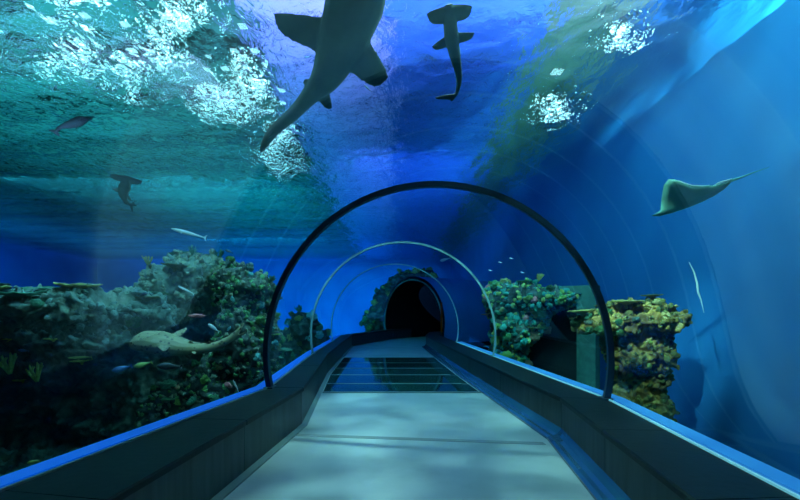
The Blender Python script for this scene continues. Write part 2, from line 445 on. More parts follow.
def m_plate(seed):
    """table coral: short stem and a wide ragged plate"""
    rnd = random.Random(seed); bm = bmesh.new(); nn = 40
    prof = [(.10,-.45,0), (.12,-.25,0), (.3,-.08,.0), (.75,.03,.3), (1.0,.10,1), (1.0,.15,1), (.7,.12,.4), (.3,.08,.2), (.0,.07,0)]
    rings = []
    for r, z, wv in prof:
        ring = []
        for k in range(nn):
            a = 2*math.pi*k/nn
            q = 1+wv*.22*noise.noise(Vector((math.cos(a)*2+seed*3, math.sin(a)*2, 0)))+wv*.10*noise.noise(Vector((math.cos(a)*7+seed, math.sin(a)*7, 3)))
            ring.append(bm.verts.new((r*q*math.cos(a), r*q*math.sin(a), z+.10*wv*noise.noise(Vector((math.cos(a)*3, math.sin(a)*3, seed))))))
        rings.append(ring)
    for a, b in zip(rings, rings[1:]):
        for k in range(nn): bm.faces.new((a[k], a[(k+1) % nn], b[(k+1) % nn], b[k]))
    bm.faces.new(rings[0][::-1]); bmesh.ops.remove_doubles(bm, verts=bm.verts, dist=.001)
    return bm
def tube_bm(bm, pts, rad, k=7):
    prev = None
    for i, (p, r) in enumerate(zip(pts, rad)):
        t = (pts[min(i+1, len(pts)-1)]-pts[max(i-1, 0)]).normalized()
        u = t.orthogonal().normalized(); w = t.cross(u)
        ring = [bm.verts.new(p+(u*math.cos(2*math.pi*j/k)+w*math.sin(2*math.pi*j/k))*r) for j in range(k)]
        if prev:
            for j in range(k): bm.faces.new((prev[j], prev[(j+1) % k], ring[(j+1) % k], ring[j]))
        else: bm.faces.new(ring[::-1])
        prev = ring
    bm.faces.new(prev)
def m_branch(seed):
    rnd = random.Random(seed); bm = bmesh.new()
    for i in range(11):
        a = rnd.uniform(0, 6.28); e = rnd.uniform(.5, 1.5)
        d = Vector((math.cos(a)*math.cos(e), math.sin(a)*math.cos(e), math.sin(e)))
        pts = [Vector((0,0,-.1)), d*.35, d*.7+Vector((0,0,.1)), d*rnd.uniform(.95,1.15)+Vector((0,0,.25))]
        tube_bm(bm, pts, [.12,.10,.085,.045], 6)
        for s in range(2):
            b0 = pts[1+s]; dd = (d+Vector((rnd.uniform(-1,1), rnd.uniform(-1,1), rnd.uniform(0,1)))).normalized()
            tube_bm(bm, [b0, b0+dd*.2, b0+dd*.38], [.075,.06,.03], 6)
    return bm
LIB = {}
def libmesh(key, mat):
    kk = (key, mat)
    if kk not in LIB:
        kind, s = key
        bm = {'knob': lambda: m_knob(s), 'brain': lambda: m_knob(s, 13, .26, .7), 'cluster': lambda: m_cluster(s), 'plate': lambda: m_plate(s), 'branch': lambda: m_branch(s)}[kind]()
        bmesh.ops.recalc_face_normals(bm, faces=bm.faces)
        me = bpy.data.meshes.new(kind+'_coral'); bm.to_mesh(me); bm.free()
        me.polygons.foreach_set('use_smooth', [True]*len(me.polygons)); me.materials.append(M[mat]); LIB[kk] = me
    return LIB[kk]

PART = {'knob': 'knob_coral', 'brain': 'brain_coral', 'cluster': 'finger_coral', 'plate': 'plate_coral', 'branch': 'branch_coral'}
def reef(name, label, cat, base, blobs, voxel, amp, sc, mat, corals, seed=1, cover=None):
    root = empty(name, base, label, cat)
    me = rock_mesh(blobs, voxel, amp, sc, seed); me.materials.append(M[mat])
    rk = bpy.data.objects.new('rock', me); COL.objects.link(rk); keep(rk, root)
    rnd = random.Random(seed*11)
    vs = [(v.co.copy(), v.normal.copy()) for v in me.vertices]
    cam = Vector((0,0,EYE))
    for spec in corals:
        kinds, mats, n, smin, smax = spec[:5]; cond = spec[5] if len(spec) > 5 else (lambda p, q: True)
        fac = spec[6] if len(spec) > 6 else .55
        cand = [(p, q) for p, q in vs if (q.dot((cam-p).normalized()) > -.15 or q.z > .5) and cond(p, q)]
        rnd.shuffle(cand); placed = []
        for p, q in cand:
            if len(placed) >= n: break
            s = rnd.uniform(smin, smax)
            if any((p-pp).length < (s+ss)*fac for pp, ss in placed): continue
            placed.append((p, s))
            kind = rnd.choice(kinds); me_ = libmesh((kind, rnd.randint(1, 3)), rnd.choice(mats))
            o = bpy.data.objects.new(PART[kind], me_); COL.objects.link(o)
            up = Vector((0,0,1)); d = (q*.9+up*.6).normalized() if kind != 'plate' else (up+q*.12).normalized()
            rot = d.to_track_quat('Z', 'Y').to_matrix().to_4x4() @ Matrix.Rotation(rnd.uniform(0, 6.28), 4, 'Z')
            k = s*.5*(1.0 if kind != 'plate' else 1.4)
            o.matrix_world = Matrix.Translation(-Vector(base)) @ Matrix.Translation(p+q*k*.25) @ rot @ Matrix.Diagonal((k, k*rnd.uniform(.8,1.1), k*rnd.uniform(.8,1.15), 1))
            o.parent = root
    if cover:
        n, smin, smax, cmats, cond = cover
        for cm in cmats:
            bm = bmesh.new()
            cand = [(p, q) for p, q in vs if (q.dot((cam-p).normalized()) > -.1 or q.z > .4) and cond(p, q)]
            for i in range(min(n, len(cand))):
                p, q = rnd.choice(cand); s = rnd.uniform(smin, smax)
                bmesh.ops.create_icosphere(bm, subdivisions=2, radius=1, matrix=Matrix.Translation(p+q*s*.15) @ q.to_track_quat('Z','Y').to_matrix().to_4x4() @ Matrix.Diagonal((s*rnd.uniform(.6,1), s*rnd.uniform(.6,1), s*rnd.uniform(.5,1.2), 1)))
            for v in bm.verts: v.co += noise.noise_vector(v.co*23)*.035
            c = frombm('coral_growth', bm, M[cm]); c['kind'] = 'stuff'; keep(c, root)
    return root

def B(px, py, d, rx, ry, rz):        # blob from sighting, radii in metres
    return (P(px, py, d), (rx, ry, rz))

TF = -2.5
T_ = lambda p, q: True
up_ = lambda p, q: q.z > .35
# A: long ledge at left with plate corals on its top
reef('reef_ledge', 'long flat-topped reef ledge at far left, teal-grey with plate corals on top', 'reef', P(60, 420, 9.5),
     [B(-60,315,9,2.0,1.2,.45), B(20,312,8.6,1.5,1.0,.42), B(75,310,8.5,1.2,.9,.45), B(128,312,8.7,.9,.9,.42), B(105,322,8.6,.9,.7,.32),
      B(-40,400,10.6,2.5,1.0,2.6), B(60,410,10.6,2.3,.9,2.6), B(140,420,10.4,1.6,.9,2.6), B(20,500,9.6,2.6,1.3,1.2), B(120,500,9.3,2.0,1.2,1.1), B(-60,500,9.6,2.6,1.3,1.3)],
     .042, .19, 1.7, 'rock', [(['plate'], ['c_olive','c_green'], 22, .35, .65, lambda p, q: q.z > .6 and p.z > 1.6, .6),
        (['branch','plate'], ['c_yellow'], 6, .22, .34, lambda p, q: p.z < .9 and p.z > -.2 and p.x < -6, .6),
        (['brain','plate'], ['c_teal','c_green'], 50, .14, .32, lambda p, q: p.z > .9 and q.z > -.2, .5)], 2,
        (700, .03, .09, ['c_teal'], lambda p, q: p.z > .9))
# B: big boulder mound
reef('reef_boulder', 'big rounded reef boulder rising highest on the left, brown-teal, above the zebra shark', 'reef', P(190, 430, 9.8),
     [B(188,285,9.6,.72,.7,.68), B(165,290,9.4,.6,.6,.5), B(210,285,9.8,.6,.6,.66), B(150,300,9.6,.6,.6,.4), B(180,310,9.7,.9,.6,.35),
      B(190,420,10.8,1.6,.8,2.8), B(200,500,9.8,1.8,1.1,1.1)],
     .042, .15, 1.9, 'rock', [(['plate','branch'], ['c_green','c_olive'], 9, .3, .55, lambda p, q: q.z > .5 and p.z > 2.1, .7),
        (['knob','brain'], ['c_teal','c_green'], 22, .12, .26, lambda p, q: p.z > 1.3, .5),
        (['knob','cluster'], ['c_green'], 22, .2, .4, lambda p, q: p.z < .6, .5)], 3,
        (400, .03, .08, ['c_teal'], lambda p, q: p.z > 1.2))
# C: coral covered wall behind the first arch rib
reef('coral_wall', 'steep wall of green and pale blue corals behind the left foot of the dark arch rib', 'reef', P(250, 420, 9.6),
     [B(236,290,9.6,.5,.6,.55), B(255,295,9.7,.45,.6,.5), B(240,345,9.5,.6,.6,.9), B(262,345,9.8,.4,.6,.85), B(225,400,9.6,.9,.6,1.2), B(250,410,9.7,.6,.6,1.4), B(245,470,9.5,.9,.8,1.3), B(175,410,9.8,.8,.5,.7)],
     .05, .12, 1.8, 'rock_dark', [(['knob','cluster','cluster','branch','plate'], ['c_green','c_green','c_teal','c_mix'], 95, .14, .34, T_, .5),
        (['cluster','knob'], ['c_blue'], 34, .12, .22, lambda p, q: p.x > -3.5 and p.z < 2.3, .5),
        (['branch'], ['c_olive'], 8, .2, .34, up_, .7)], 4,
        (900, .02, .06, ['c_green','c_teal'], T_))
# D: small distant reef between first and second ribs
reef('distant_reef', 'small dim reef seen between the first two arch ribs at left', 'reef', P(305, 360, 15.5),
     [B(303,330,15.5,.6,.7,.75), B(290,345,15.5,.7,.7,.6), B(318,350,15.6,.5,.7,.7), B(300,400,15.5,1.2,.9,1.9)],
     .07, .16, 1.6, 'rock_dark', [(['branch','cluster','knob'], ['c_olive','c_green','c_blue'], 40, .2, .5, lambda p, q: p.z > -.5, .5)], 5)
# E: reef round the dark exit
reef('portal_reef', 'green reef mass wrapped around the black opening at the tunnel end', 'reef', P(385, 330, 26.6),
     [B(382,318,27.5,.75,.8,1.5), B(388,300,28,.8,.8,1.1), B(402,285,28,.95,.9,.8), B(420,279,28,1.1,.9,.6), B(378,345,27.5,.9,.9,1.6), B(374,322,27.2,.75,.7,1.0), B(384,300,27.6,.8,.7,.8)],
     .08, .2, 1.3, 'rock_dark', [(['cluster','knob','branch'], ['c_green','c_olive'], 70, .25, .6, T_, .45)], 6)
# F: turquoise reef on the right
reef('turquoise_reef', 'bushy reef of turquoise, green and pink corals right of the second arch rib', 'reef', P(520, 400, 12),
     [B(503,300,12.2,.55,.6,.5), B(525,296,12,.55,.6,.42), B(548,300,11.6,.55,.6,.36), B(564,300,11.2,.36,.4,.26), B(512,330,12.2,.62,.6,.7), B(532,320,12,.5,.5,.5), B(508,370,12.4,.6,.6,.9), B(510,440,12.4,.9,.7,1.2)],
     .05, .12, 1.8, 'rock_dark', [(['cluster','knob'], ['c_turq'], 70, .13, .26, lambda p, q: .5 < p.z < 1.7 and 2.6 < p.x < 4.0, .45),
        (['knob','brain','plate','cluster'], ['c_mix','c_green','c_mix'], 98, .14, .32, T_, .45),
        (['brain'], ['c_pink'], 6, .16, .26, lambda p, q: p.z > .9, .7),
        (['branch','plate'], ['c_gold','c_olive'], 16, .2, .36, lambda p, q: q.z > .5, .6)], 7,
        (600, .03, .08, ['c_turq','c_mix'], T_))
# G: golden mushroom pillar
reef('reef_pillar', 'golden mushroom-shaped reef pillar with flat top, right of the dark arch rib', 'reef', P(640, 480, 7.6),
     [B(645,322,7.6,.60,.6,.24), B(618,322,7.5,.45,.5,.22), B(660,318,7.6,.38,.45,.20), B(593,322,7.7,.30,.35,.22), B(640,306,7.6,.55,.5,.07), B(630,350,7.7,.46,.55,.45), B(650,352,7.7,.38,.5,.4),
      B(640,370,7.8,.44,.5,.5), B(640,410,7.8,.48,.5,.6), B(638,470,7.8,.52,.55,.9), B(640,520,7.8,.7,.6,.6)],
     .028, .10, 2.6, 'rock_gold', [(['plate'], ['c_gold','c_olive'], 9, .22, .36, lambda p, q: q.z > .5 and p.z > 1.3 and p.x < 4.6, .6),
        (['brain','knob','cluster'], ['c_gold','c_gold','c_olive'], 60, .07, .15, lambda p, q: p.z > 1.1 and q.z > -.3, .5),
        (['knob','brain'], ['c_yellow'], 12, .07, .12, lambda p, q: .4 < p.z < 1.1 and 3.6 < p.x < 4.4, .5),
        (['cluster','knob','branch'], ['c_green'], 18, .12, .24, lambda p, q: p.x < 3.55, .5),
        (['knob','brain'], ['c_olive','c_teal'], 60, .07, .15, lambda p, q: p.z < 1.35, .5)], 8,
        (500, .02, .06, ['c_gold','c_olive'], T_))
# loose pink and pale corals in front of the left reefs
def loose(kind, mat, px, py, d, s, label, cat='coral', sq=1.0):
    o = bpy.data.objects.new(PART[kind], libmesh((kind, 2), mat)); COL.objects.link(o)
    o.location = P(px, py, d); o.scale = (s, s, s*sq); tag(o, label, cat); return o
loose('brain', 'c_pink', 197, 316, 8.6, .15, 'flat pink coral under the boulder, above the zebra shark', sq=.4)
loose('cluster', 'c_pink', 228, 387, 8.2, .10, 'small pink coral beside the blue light strip, near the dark rib foot')
loose('branch', 'c_yellow', 10, 372, 8.2, .26, 'bright yellow-green coral at the left picture edge')
loose('branch', 'c_yellow', 37, 380, 8.2, .24, 'yellow-green coral just right of the one at the left edge')

# ------------------------------------------------------------------ viewing frame on the right
fr = empty('viewing_frame', P(560, 390, 11.6), 'large dark rectangular opening in a weathered green frame behind the right reefs', 'frame')
a = P(508, 0, 12.9); b = P(598, 0, 11.2); a.z = b.z = 0
dx = (b-a).normalized(); dn = Vector((dx.y, -dx.x, 0))
def fbar(name, s0, s1, z0, z1, t0, t1, mat):
    L = (b-a).length
    v = [[a+dx*s0+dn*t0+Vector((0,0,z)), a+dx*s1+dn*t0+Vector((0,0,z)), a+dx*s1+dn*t1+Vector((0,0,z)), a+dx*s0+dn*t1+Vector((0,0,z))] for z in (z0, z1)]
    keep(bridge(name, v, mat), fr)
Lf = (b-a).length
fbar('post', 0, .22, TF, 2.15, -.15, .18, M['frame']); fbar('post', Lf-.34, Lf, TF, 2.15, -.15, .18, M['frame'])
fbar('inner_post', Lf-.50, Lf-.37, -.35, 1.93, -.15, .10, M['frame'])
fbar('lintel', .22, Lf-.34, 1.95, 2.15, -.15, .18, M['frame']); fbar('sill', .22, Lf-.34, -.75, -.37, -.15, .25, M['frame'])
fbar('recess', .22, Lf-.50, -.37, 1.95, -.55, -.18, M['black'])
fbar('wall_block', .22, Lf-.34, TF, -.75, -.15, .15, M['frame'])

# hanging rope
bm = bmesh.new(); pts = [P(689,262,6.9), P(694,272,6.9), P(697,283,6.88), P(698,292,6.86), P(701,300,6.84), P(704,313,6.82)]
fine = []
for i in range(len(pts)-1):
    for k in range(4): fine.append(pts[i].lerp(pts[i+1], k/4))
fine.append(pts[-1]); tube_bm(bm, fine, [.003+.012*math.sin(math.pi*i/(len(fine)-1)) for i in range(len(fine))], 6)
tag(frombm('rope', bm, M['rope']), 'thin wavy pale rope drifting in front of the right tank wall', 'rope')

# ------------------------------------------------------------------ animals
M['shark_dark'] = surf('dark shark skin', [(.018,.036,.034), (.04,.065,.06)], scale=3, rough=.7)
M['shark_zebra'] = surf('spotted pale shark skin', [(.13,.14,.075), (.20,.21,.12)], scale=2.5, rough=.6, spots=(13, .26, (.05,.055,.04)))
M['shark_pale'] = surf('sandy shark skin', [(.16,.22,.20), (.24,.30,.26)], scale=3, rough=.6)
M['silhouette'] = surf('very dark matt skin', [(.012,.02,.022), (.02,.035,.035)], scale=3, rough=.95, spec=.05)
M['ray'] = surf('grey green ray skin', [(.09,.30,.26), (.14,.38,.32)], scale=2, rough=.6)
M['ray_edge'] = surf('white ray edge', [(.8,.9,.9)], rough=.5)
M['fish_white'] = surf('silvery fish skin', [(.45,.55,.55), (.75,.8,.78)], scale=3, rough=.35)
M['fish_blue'] = surf('blue fish skin', [(.05,.14,.35), (.10,.22,.5)], scale=3, rough=.4)
M['fish_green'] = surf('green gold fish skin', [(.22,.35,.08), (.4,.55,.15)], scale=3, rough=.4)
M['fish_dark'] = surf('dark fish skin', [(.02,.04,.06), (.04,.07,.09)], scale=3, rough=.5)
M['eye'] = surf('black eye', [(.005,.005,.005)], rough=.1)

def catmull(pts, t):
    n = len(pts)-1; x = min(max(t, 0), .99999)*n; i = int(x); u = x-i
    p0 = pts[i-1] if i > 0 else pts[0]*2-pts[1]
    p1, p2 = pts[i], pts[i+1]; p3 = pts[i+2] if i+2 <= n else pts[-1]*2-pts[-2]
    return .5*((2*p1)+(-p0+p2)*u+(2*p0-5*p1+4*p2-p3)*u*u+(-p0+3*p1-3*p2+p3)*u**3)

def prof_at(prof, t):
    for a, b in zip(prof, prof[1:]):
        if t <= b[0]:
            u = (t-a[0])/(b[0]-a[0]); u = u*u*(3-2*u) if False else u
            return a[1]+(b[1]-a[1])*u, a[2]+(b[2]-a[2])*u
    return prof[-1][1], prof[-1][2]

def creature(name, label, cat, spine, up, prof, fins, mat, group=None, voxel=None, seg=44, k=16, eyes=None, flatbelly=.0):
    """one continuous body lofted on a world-space spine; prof = (t, half width, half height) relative to length;
    fins = (t, angle deg from side toward up, root chord, span, sweep, tip chord, thickness), relative to length"""
    up = up.normalized()
    C = [catmull(spine, i/200) for i in range(201)]
    L = sum((a-b_).length for a, b_ in zip(C, C[1:]))
    def at(t):
        p = catmull(spine, t); q = catmull(spine, min(t+.01, 1)); r = catmull(spine, max(t-.01, 0))
        T = (q-r).normalized(); S = T.cross(up).normalized(); U = S.cross(T).normalized()
        return p, T, S, U
    mid = catmull(spine, .4)
    bm = bmesh.new(); prev = None
    for i in range(seg+1):
        t = i/seg; p, T, S, U = at(t)
        w, h = prof_at(prof, t); w = max(w, .0015)*L; h = max(h, .0015)*L
        ring = []
        for j in range(k):
            a = 2*math.pi*j/k
            zz = math.sin(a)*h
            if zz < 0: zz *= (1-flatbelly)
            ring.append(bm.verts.new(p+S*math.cos(a)*w+U*zz-mid))
        if prev:
            for j in range(k): bm.faces.new((prev[j], prev[(j+1) % k], ring[(j+1) % k], ring[j]))
        else: bm.faces.new(ring[::-1])
        prev = ring
    bm.faces.new(prev)
    for f in fins:
        t, ang, rc, sp, sw, tc, th = f[:7]
        curl = f[7] if len(f) > 7 else 0
        p, T, S, U = at(t); pr = None
        D = S*math.cos(math.radians(ang))+U*math.sin(math.radians(ang)); W = T.cross(D).normalized()
        for i in range(13):
            u = i/12
            ch = rc+(tc-rc)*u**.85
            if u > .6: ch *= math.sqrt(max(0.0, 1-((u-.6)/.4)**2))*.88+.12
            c = p + D*(sp*u*L) + T*((sw*u**1.25)*L+(rc-ch)*L*.15) + W*curl*u*u*L
            tt = th*L*(1-.7*u)
            ring = []
            for j in range(10):
                a = 2*math.pi*j/10
                x = (1-math.cos(a))/2*ch*L
                y = math.sin(a)*tt*(1-.3*(x/(ch*L+1e-6)))
                ring.append(bm.verts.new(c+T*x+W*y-mid))
            if pr:
                for j in range(10): bm.faces.new((pr[j], pr[(j+1) % 10], ring[(j+1) % 10], ring[j]))
            else: bm.faces.new(ring[::-1])
            pr = ring
        bm.faces.new(pr)
    bmesh.ops.recalc_face_normals(bm, faces=bm.faces)
    o = frombm(name, bm, mat); o.location = mid
    if voxel:
        m = o.modifiers.new('fuse', 'REMESH'); m.mode = 'VOXEL'; m.voxel_size = voxel; m.use_smooth_shade = True
        m = o.modifiers.new('soft', 'SMOOTH'); m.iterations = 3; m.factor = .5
    if eyes:
        t, fw, fh, r = eyes; p, T, S, U = at(t); w, h = prof_at(prof, t)
        for s in (-1, 1):
            b_ = bmesh.new(); bmesh.ops.create_uvsphere(b_, u_segments=12, v_segments=8, radius=r*L, matrix=Matrix.Translation(p+S*s*w*fw*L+U*h*fh*L-mid))
            frombm('eye', b_, M['eye'], o)
    return tag(o, label, cat, group)

def spine_px(lst): return [P(*q) for q in lst]

# broad shark passing right overhead
sp = spine_px([(372,-62,4.45), (364,-30,4.6), (355,2,4.8), (343,38,5.0), (327,75,5.3), (313,92,5.6), (294,113,6.0), (272,133,6.4), (261,151,6.7)])
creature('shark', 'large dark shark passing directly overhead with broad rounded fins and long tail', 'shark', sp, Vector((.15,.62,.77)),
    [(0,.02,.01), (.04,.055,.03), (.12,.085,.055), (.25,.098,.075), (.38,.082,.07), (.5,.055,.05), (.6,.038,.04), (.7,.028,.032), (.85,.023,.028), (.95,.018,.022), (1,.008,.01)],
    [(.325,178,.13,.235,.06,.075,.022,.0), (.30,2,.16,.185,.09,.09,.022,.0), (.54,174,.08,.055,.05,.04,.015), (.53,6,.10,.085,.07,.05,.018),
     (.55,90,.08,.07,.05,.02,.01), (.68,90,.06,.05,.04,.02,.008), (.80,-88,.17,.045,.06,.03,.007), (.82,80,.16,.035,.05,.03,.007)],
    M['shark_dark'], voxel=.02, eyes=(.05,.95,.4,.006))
# hammerhead above the walkway
sp = spine_px([(449,4,5.0), (450,22,5.15), (452,40,5.35), (456,60,5.6), (459,78,5.85), (457,92,6.05), (451,101,6.2)])
creature('hammerhead_shark', 'slim hammerhead shark seen from below, right of the large overhead shark', 'shark', sp, Vector((0,.62,.78)),
    [(0,.03,.012), (.06,.055,.028), (.15,.058,.045), (.3,.064,.055), (.45,.052,.05), (.6,.036,.038), (.75,.024,.026), (.9,.014,.018), (1,.007,.01)],
    [(.005,180,.15,.19,.02,.11,.035), (.005,0,.15,.19,.02,.11,.035), (.27,178,.13,.18,.07,.07,.024), (.27,2,.13,.2,.04,.07,.024),
     (.34,90,.1,.12,.07,.03,.01), (.62,178,.05,.04,.03,.02,.008), (.62,2,.05,.04,.03,.02,.008), (.86,88,.10,.10,.14,.03,.014), (.86,175,.1,.18,.12,.04,.016), (.62,90,.08,.06,.05,.03,.014)],
    M['shark_dark'], voxel=.007)
# hammerhead on the left
sp = spine_px([(127,176,12.6), (125,186,12.5), (123,194,12.4), (127,203,12.3), (137,205.5,12.2)])
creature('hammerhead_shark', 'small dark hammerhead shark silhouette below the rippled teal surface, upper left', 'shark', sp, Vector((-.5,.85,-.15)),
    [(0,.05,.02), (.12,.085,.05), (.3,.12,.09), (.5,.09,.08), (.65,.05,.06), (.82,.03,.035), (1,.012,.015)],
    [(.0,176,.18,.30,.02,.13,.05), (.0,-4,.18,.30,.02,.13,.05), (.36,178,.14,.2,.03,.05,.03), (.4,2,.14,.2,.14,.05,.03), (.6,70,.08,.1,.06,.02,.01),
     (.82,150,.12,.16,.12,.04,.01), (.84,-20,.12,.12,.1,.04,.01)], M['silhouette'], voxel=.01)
# shark at upper left
sp = spine_px([(94,112,10.6), (84,119,10.4), (72,124,10.2), (61,127,10.1), (54,133,10.0)])
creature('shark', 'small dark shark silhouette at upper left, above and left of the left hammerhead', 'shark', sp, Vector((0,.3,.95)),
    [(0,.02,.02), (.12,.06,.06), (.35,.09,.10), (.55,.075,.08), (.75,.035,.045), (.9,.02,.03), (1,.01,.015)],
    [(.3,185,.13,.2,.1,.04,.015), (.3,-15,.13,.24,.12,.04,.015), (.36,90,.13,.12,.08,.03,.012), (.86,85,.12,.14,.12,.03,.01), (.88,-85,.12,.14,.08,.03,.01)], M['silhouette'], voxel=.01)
# zebra shark before the reef
sp = spine_px([(134,343,7.2), (146,342,7.15), (162,344,7.1), (178,347,7.15), (194,349,7.2), (210,348,7.25), (224,343,7.3), (235,335,7.35), (244,323,7.4)])
creature('zebra_shark', 'pale tan zebra shark swimming left in front of the dark reef overhang', 'shark', sp, Vector((.05,-.45,.9)),
    [(0,.05,.03), (.03,.085,.055), (.1,.115,.085), (.22,.125,.098), (.35,.11,.085), (.48,.07,.062), (.6,.045,.046), (.72,.032,.04), (.86,.02,.034), (1,.005,.012)],
    [(.20,160,.16,.20,.14,.06,.022), (.20,25,.18,.20,.2,.06,.022,.02), (.44,165,.08,.06,.05,.03,.01), (.43,10,.1,.09,.08,.03,.01),
     (.38,86,.14,.085,.07,.04,.018), (.55,90,.1,.075,.06,.03,.015), (.62,-90,.09,.05,.05,.02,.008), (.76,-88,.22,.035,.05,.05,.007), (.74,90,.2,.02,.02,.1,.006)],
    M['shark_zebra'], voxel=.009, flatbelly=.3, eyes=(.07,.8,.55,.009))

# eagle ray at right: wings as one thick kite
def ray(label):
    c = P(700, 196, 6.0)
    out_px = [(655,214.5),(663,209.5),(664,196),(666,184),(670,178.5),(676,179),(682,182),(690,185.5),(700,186),(710,185),(717,184.5),(726,181),(735,178),(741,175.5),(738,180),(728,188),(715,196),(700,203),(685,209),(672,213),(662,215.5)]
    ctr = P(690, 195, 6.0)
    def depth(x, y): return 6.0+.006*(y-195)*2.2-.004*(x-700)
    bm = bmesh.new(); top = []; bot = []
    n = len(out_px); rings = 6
    nrm = Vector((.1,-.9,-.35)).normalized()
    grid_t = []; grid_b = []
    for r in range(rings+1):
        u = r/rings; rt = []; rb = []
        for x, y in out_px:
            px = 694+(x-694)*u; py = 197+(y-197)*u
            p = P(px, py, depth(px, py)); th = .075*math.sqrt(max(0, 1-u**1.3))*(1 if r < rings else 0)
            bend = .10*((px-694)/40)**2
            p = p+Vector((0,1,0))*bend
            rt.append(bm.verts.new(p+nrm*th-c)); rb.append(bm.verts.new(p-nrm*th*.7-c) if r < rings else rt[-1])
        grid_t.append(rt); grid_b.append(rb)
    for g, fl in ((grid_t, False), (grid_b, True)):
        for a_, b_ in zip(g, g[1:]):
            for j in range(n):
                vs = [a_[j], a_[(j+1) % n], b_[(j+1) % n], b_[j]]
                vs = list(dict.fromkeys(vs))
                try: bm.faces.new(vs[::-1] if fl else vs)
                except ValueError: pass
    bmesh.ops.remove_doubles(bm, verts=bm.verts, dist=.0005)
    # tail
    pts = [P(738,178,5.95)+Vector((0,.12,0))-c, P(748,174.5,5.95)+Vector((0,.12,0))-c, P(760,170,5.9)-c+Vector((0,.1,0)), P(775,165,5.85)-c+Vector((0,.1,0))]
    tube_bm(bm, pts, [.022,.012,.007,.003], 7)
    bmesh.ops.recalc_face_normals(bm, faces=bm.faces)
    o = frombm('eagle_ray', bm, M['ray']); o.location = c; tag(o, label, 'ray')
    def trim(pxs, r):
        bm = bmesh.new(); pts = [P(x, y, depth(x, y))+Vector((0, .10*((x-694)/40)**2-.01, 0))-c for x, y in pxs]
        tube_bm(bm, pts, [r*.3]+[r]*(len(pts)-2)+[r*.3], 6)
        e = frombm('wing_edge', bm, M['ray_edge'], o); e['label'] = 'white wing edge'
    trim([(678,180),(684,183),(692,185.7),(702,186),(710,185)], .006); trim([(714,185),(720,182.5),(726,180.5),(733,178.5),(739,176)], .012)
    return o
ray('flat green eagle ray gliding before the right tank wall, white edge on its wing')

# small fish
FP = [(0,.01,.02), (.08,.045,.09), (.25,.07,.15), (.45,.065,.15), (.7,.035,.08), (.85,.014,.035), (1,.008,.03)]
FS = [(0,.008,.01), (.1,.03,.04), (.3,.045,.06), (.55,.04,.055), (.8,.018,.025), (1,.006,.012)]
FF = [(.3,90,.35,.09,.1,.1,.008), (.55,-90,.2,.07,.1,.06,.008), (.90,60,.1,.14,.12,.05,.008), (.90,-60,.1,.14,.12,.05,.008), (.28,-20,.12,.1,.08,.04,.006)]
FT = [(.42,90,.12,.06,.06,.03,.006), (.25,-150,.08,.1,.08,.02,.006), (.25,-30,.08,.1,.08,.02,.006), (.93,65,.06,.1,.1,.02,.006), (.93,-65,.06,.1,.1,.02,.006)]
def fish(label, a, b, d, mat, slim=False, cat='fish', group=None, big=False):
    p, q = P(a[0], a[1], d), P(b[0], b[1], d+.03)
    m_ = (p+q)/2+Vector((0,.0,.01))
    return creature('fish', label, cat, [p, p.lerp(q,.33), p.lerp(q,.66)+Vector((0,.01,0)), q], Vector((0,-.15,1)), FS if slim else FP, FT if slim else FF, M[mat], group, seg=18, k=10, eyes=(.1,.9,.3,.014) if big else None)
fish('slim silvery white fish above the left reef boulder', (171,228.5), (206,238), 9.4, 'fish_white', True, big=True)
fish('small dark fish just above the top of the coral wall', (225,250), (233,253), 9.2, 'fish_dark')
fish('slim whitish fish in front of the tall reef boulder', (178,286), (194,294), 8.3, 'fish_white', True, big=True)
fish('pale fish between the zebra shark tail and the pink coral', (208,324), (219,332), 8.4, 'fish_white')
fish('small blue fish low at left, over the yellow-green corals', (18,350), (29,351), 8, 'fish_blue')
fish('thin greenish fish under the dark ledge, left of the zebra shark', (68,358), (92,357), 8, 'fish_green', True)
fish('grey-blue fish below the zebra shark snout', (112,371), (132,366), 7.8, 'fish_blue')
fish('olive fish directly below the zebra shark head', (134,367), (152,362), 7.8, 'fish_green')
fish('dark plump fish directly below the zebra shark belly', (157,366), (182,367), 7.6, 'fish_dark')
fish('small green fish near the bottom left corner above the blue strip', (27,463), (41,461), 6, 'fish_green')
fish('pale upright fish beside the small pink coral at the strip', (233,380), (239,393), 7.4, 'fish_white', True)
fish('pale fish far off above the second arch rib, at right', (440,261), (450,258), 18, 'fish_white')
fish('tiny fish beside the large overhead shark, over its pelvic fin', (304,58), (311,56), 7.5, 'fish_blue')
fish('tiny dark fish between the two overhead sharks', (364,85), (372,92), 8.5, 'fish_dark', True)
for px, py, t in [(490,270,'topmost left'), (500,262,'middle'), (511,258,'highest'), (507,284,'lowest'), (522,272,'rightmost')]:
    fish('tiny pale fish over the turquoise reef, %s of the five' % t, (px-1.6,py), (px+2.2,py+.8), 11.2, 'fish_white', group='tiny fish over the turquoise reef')

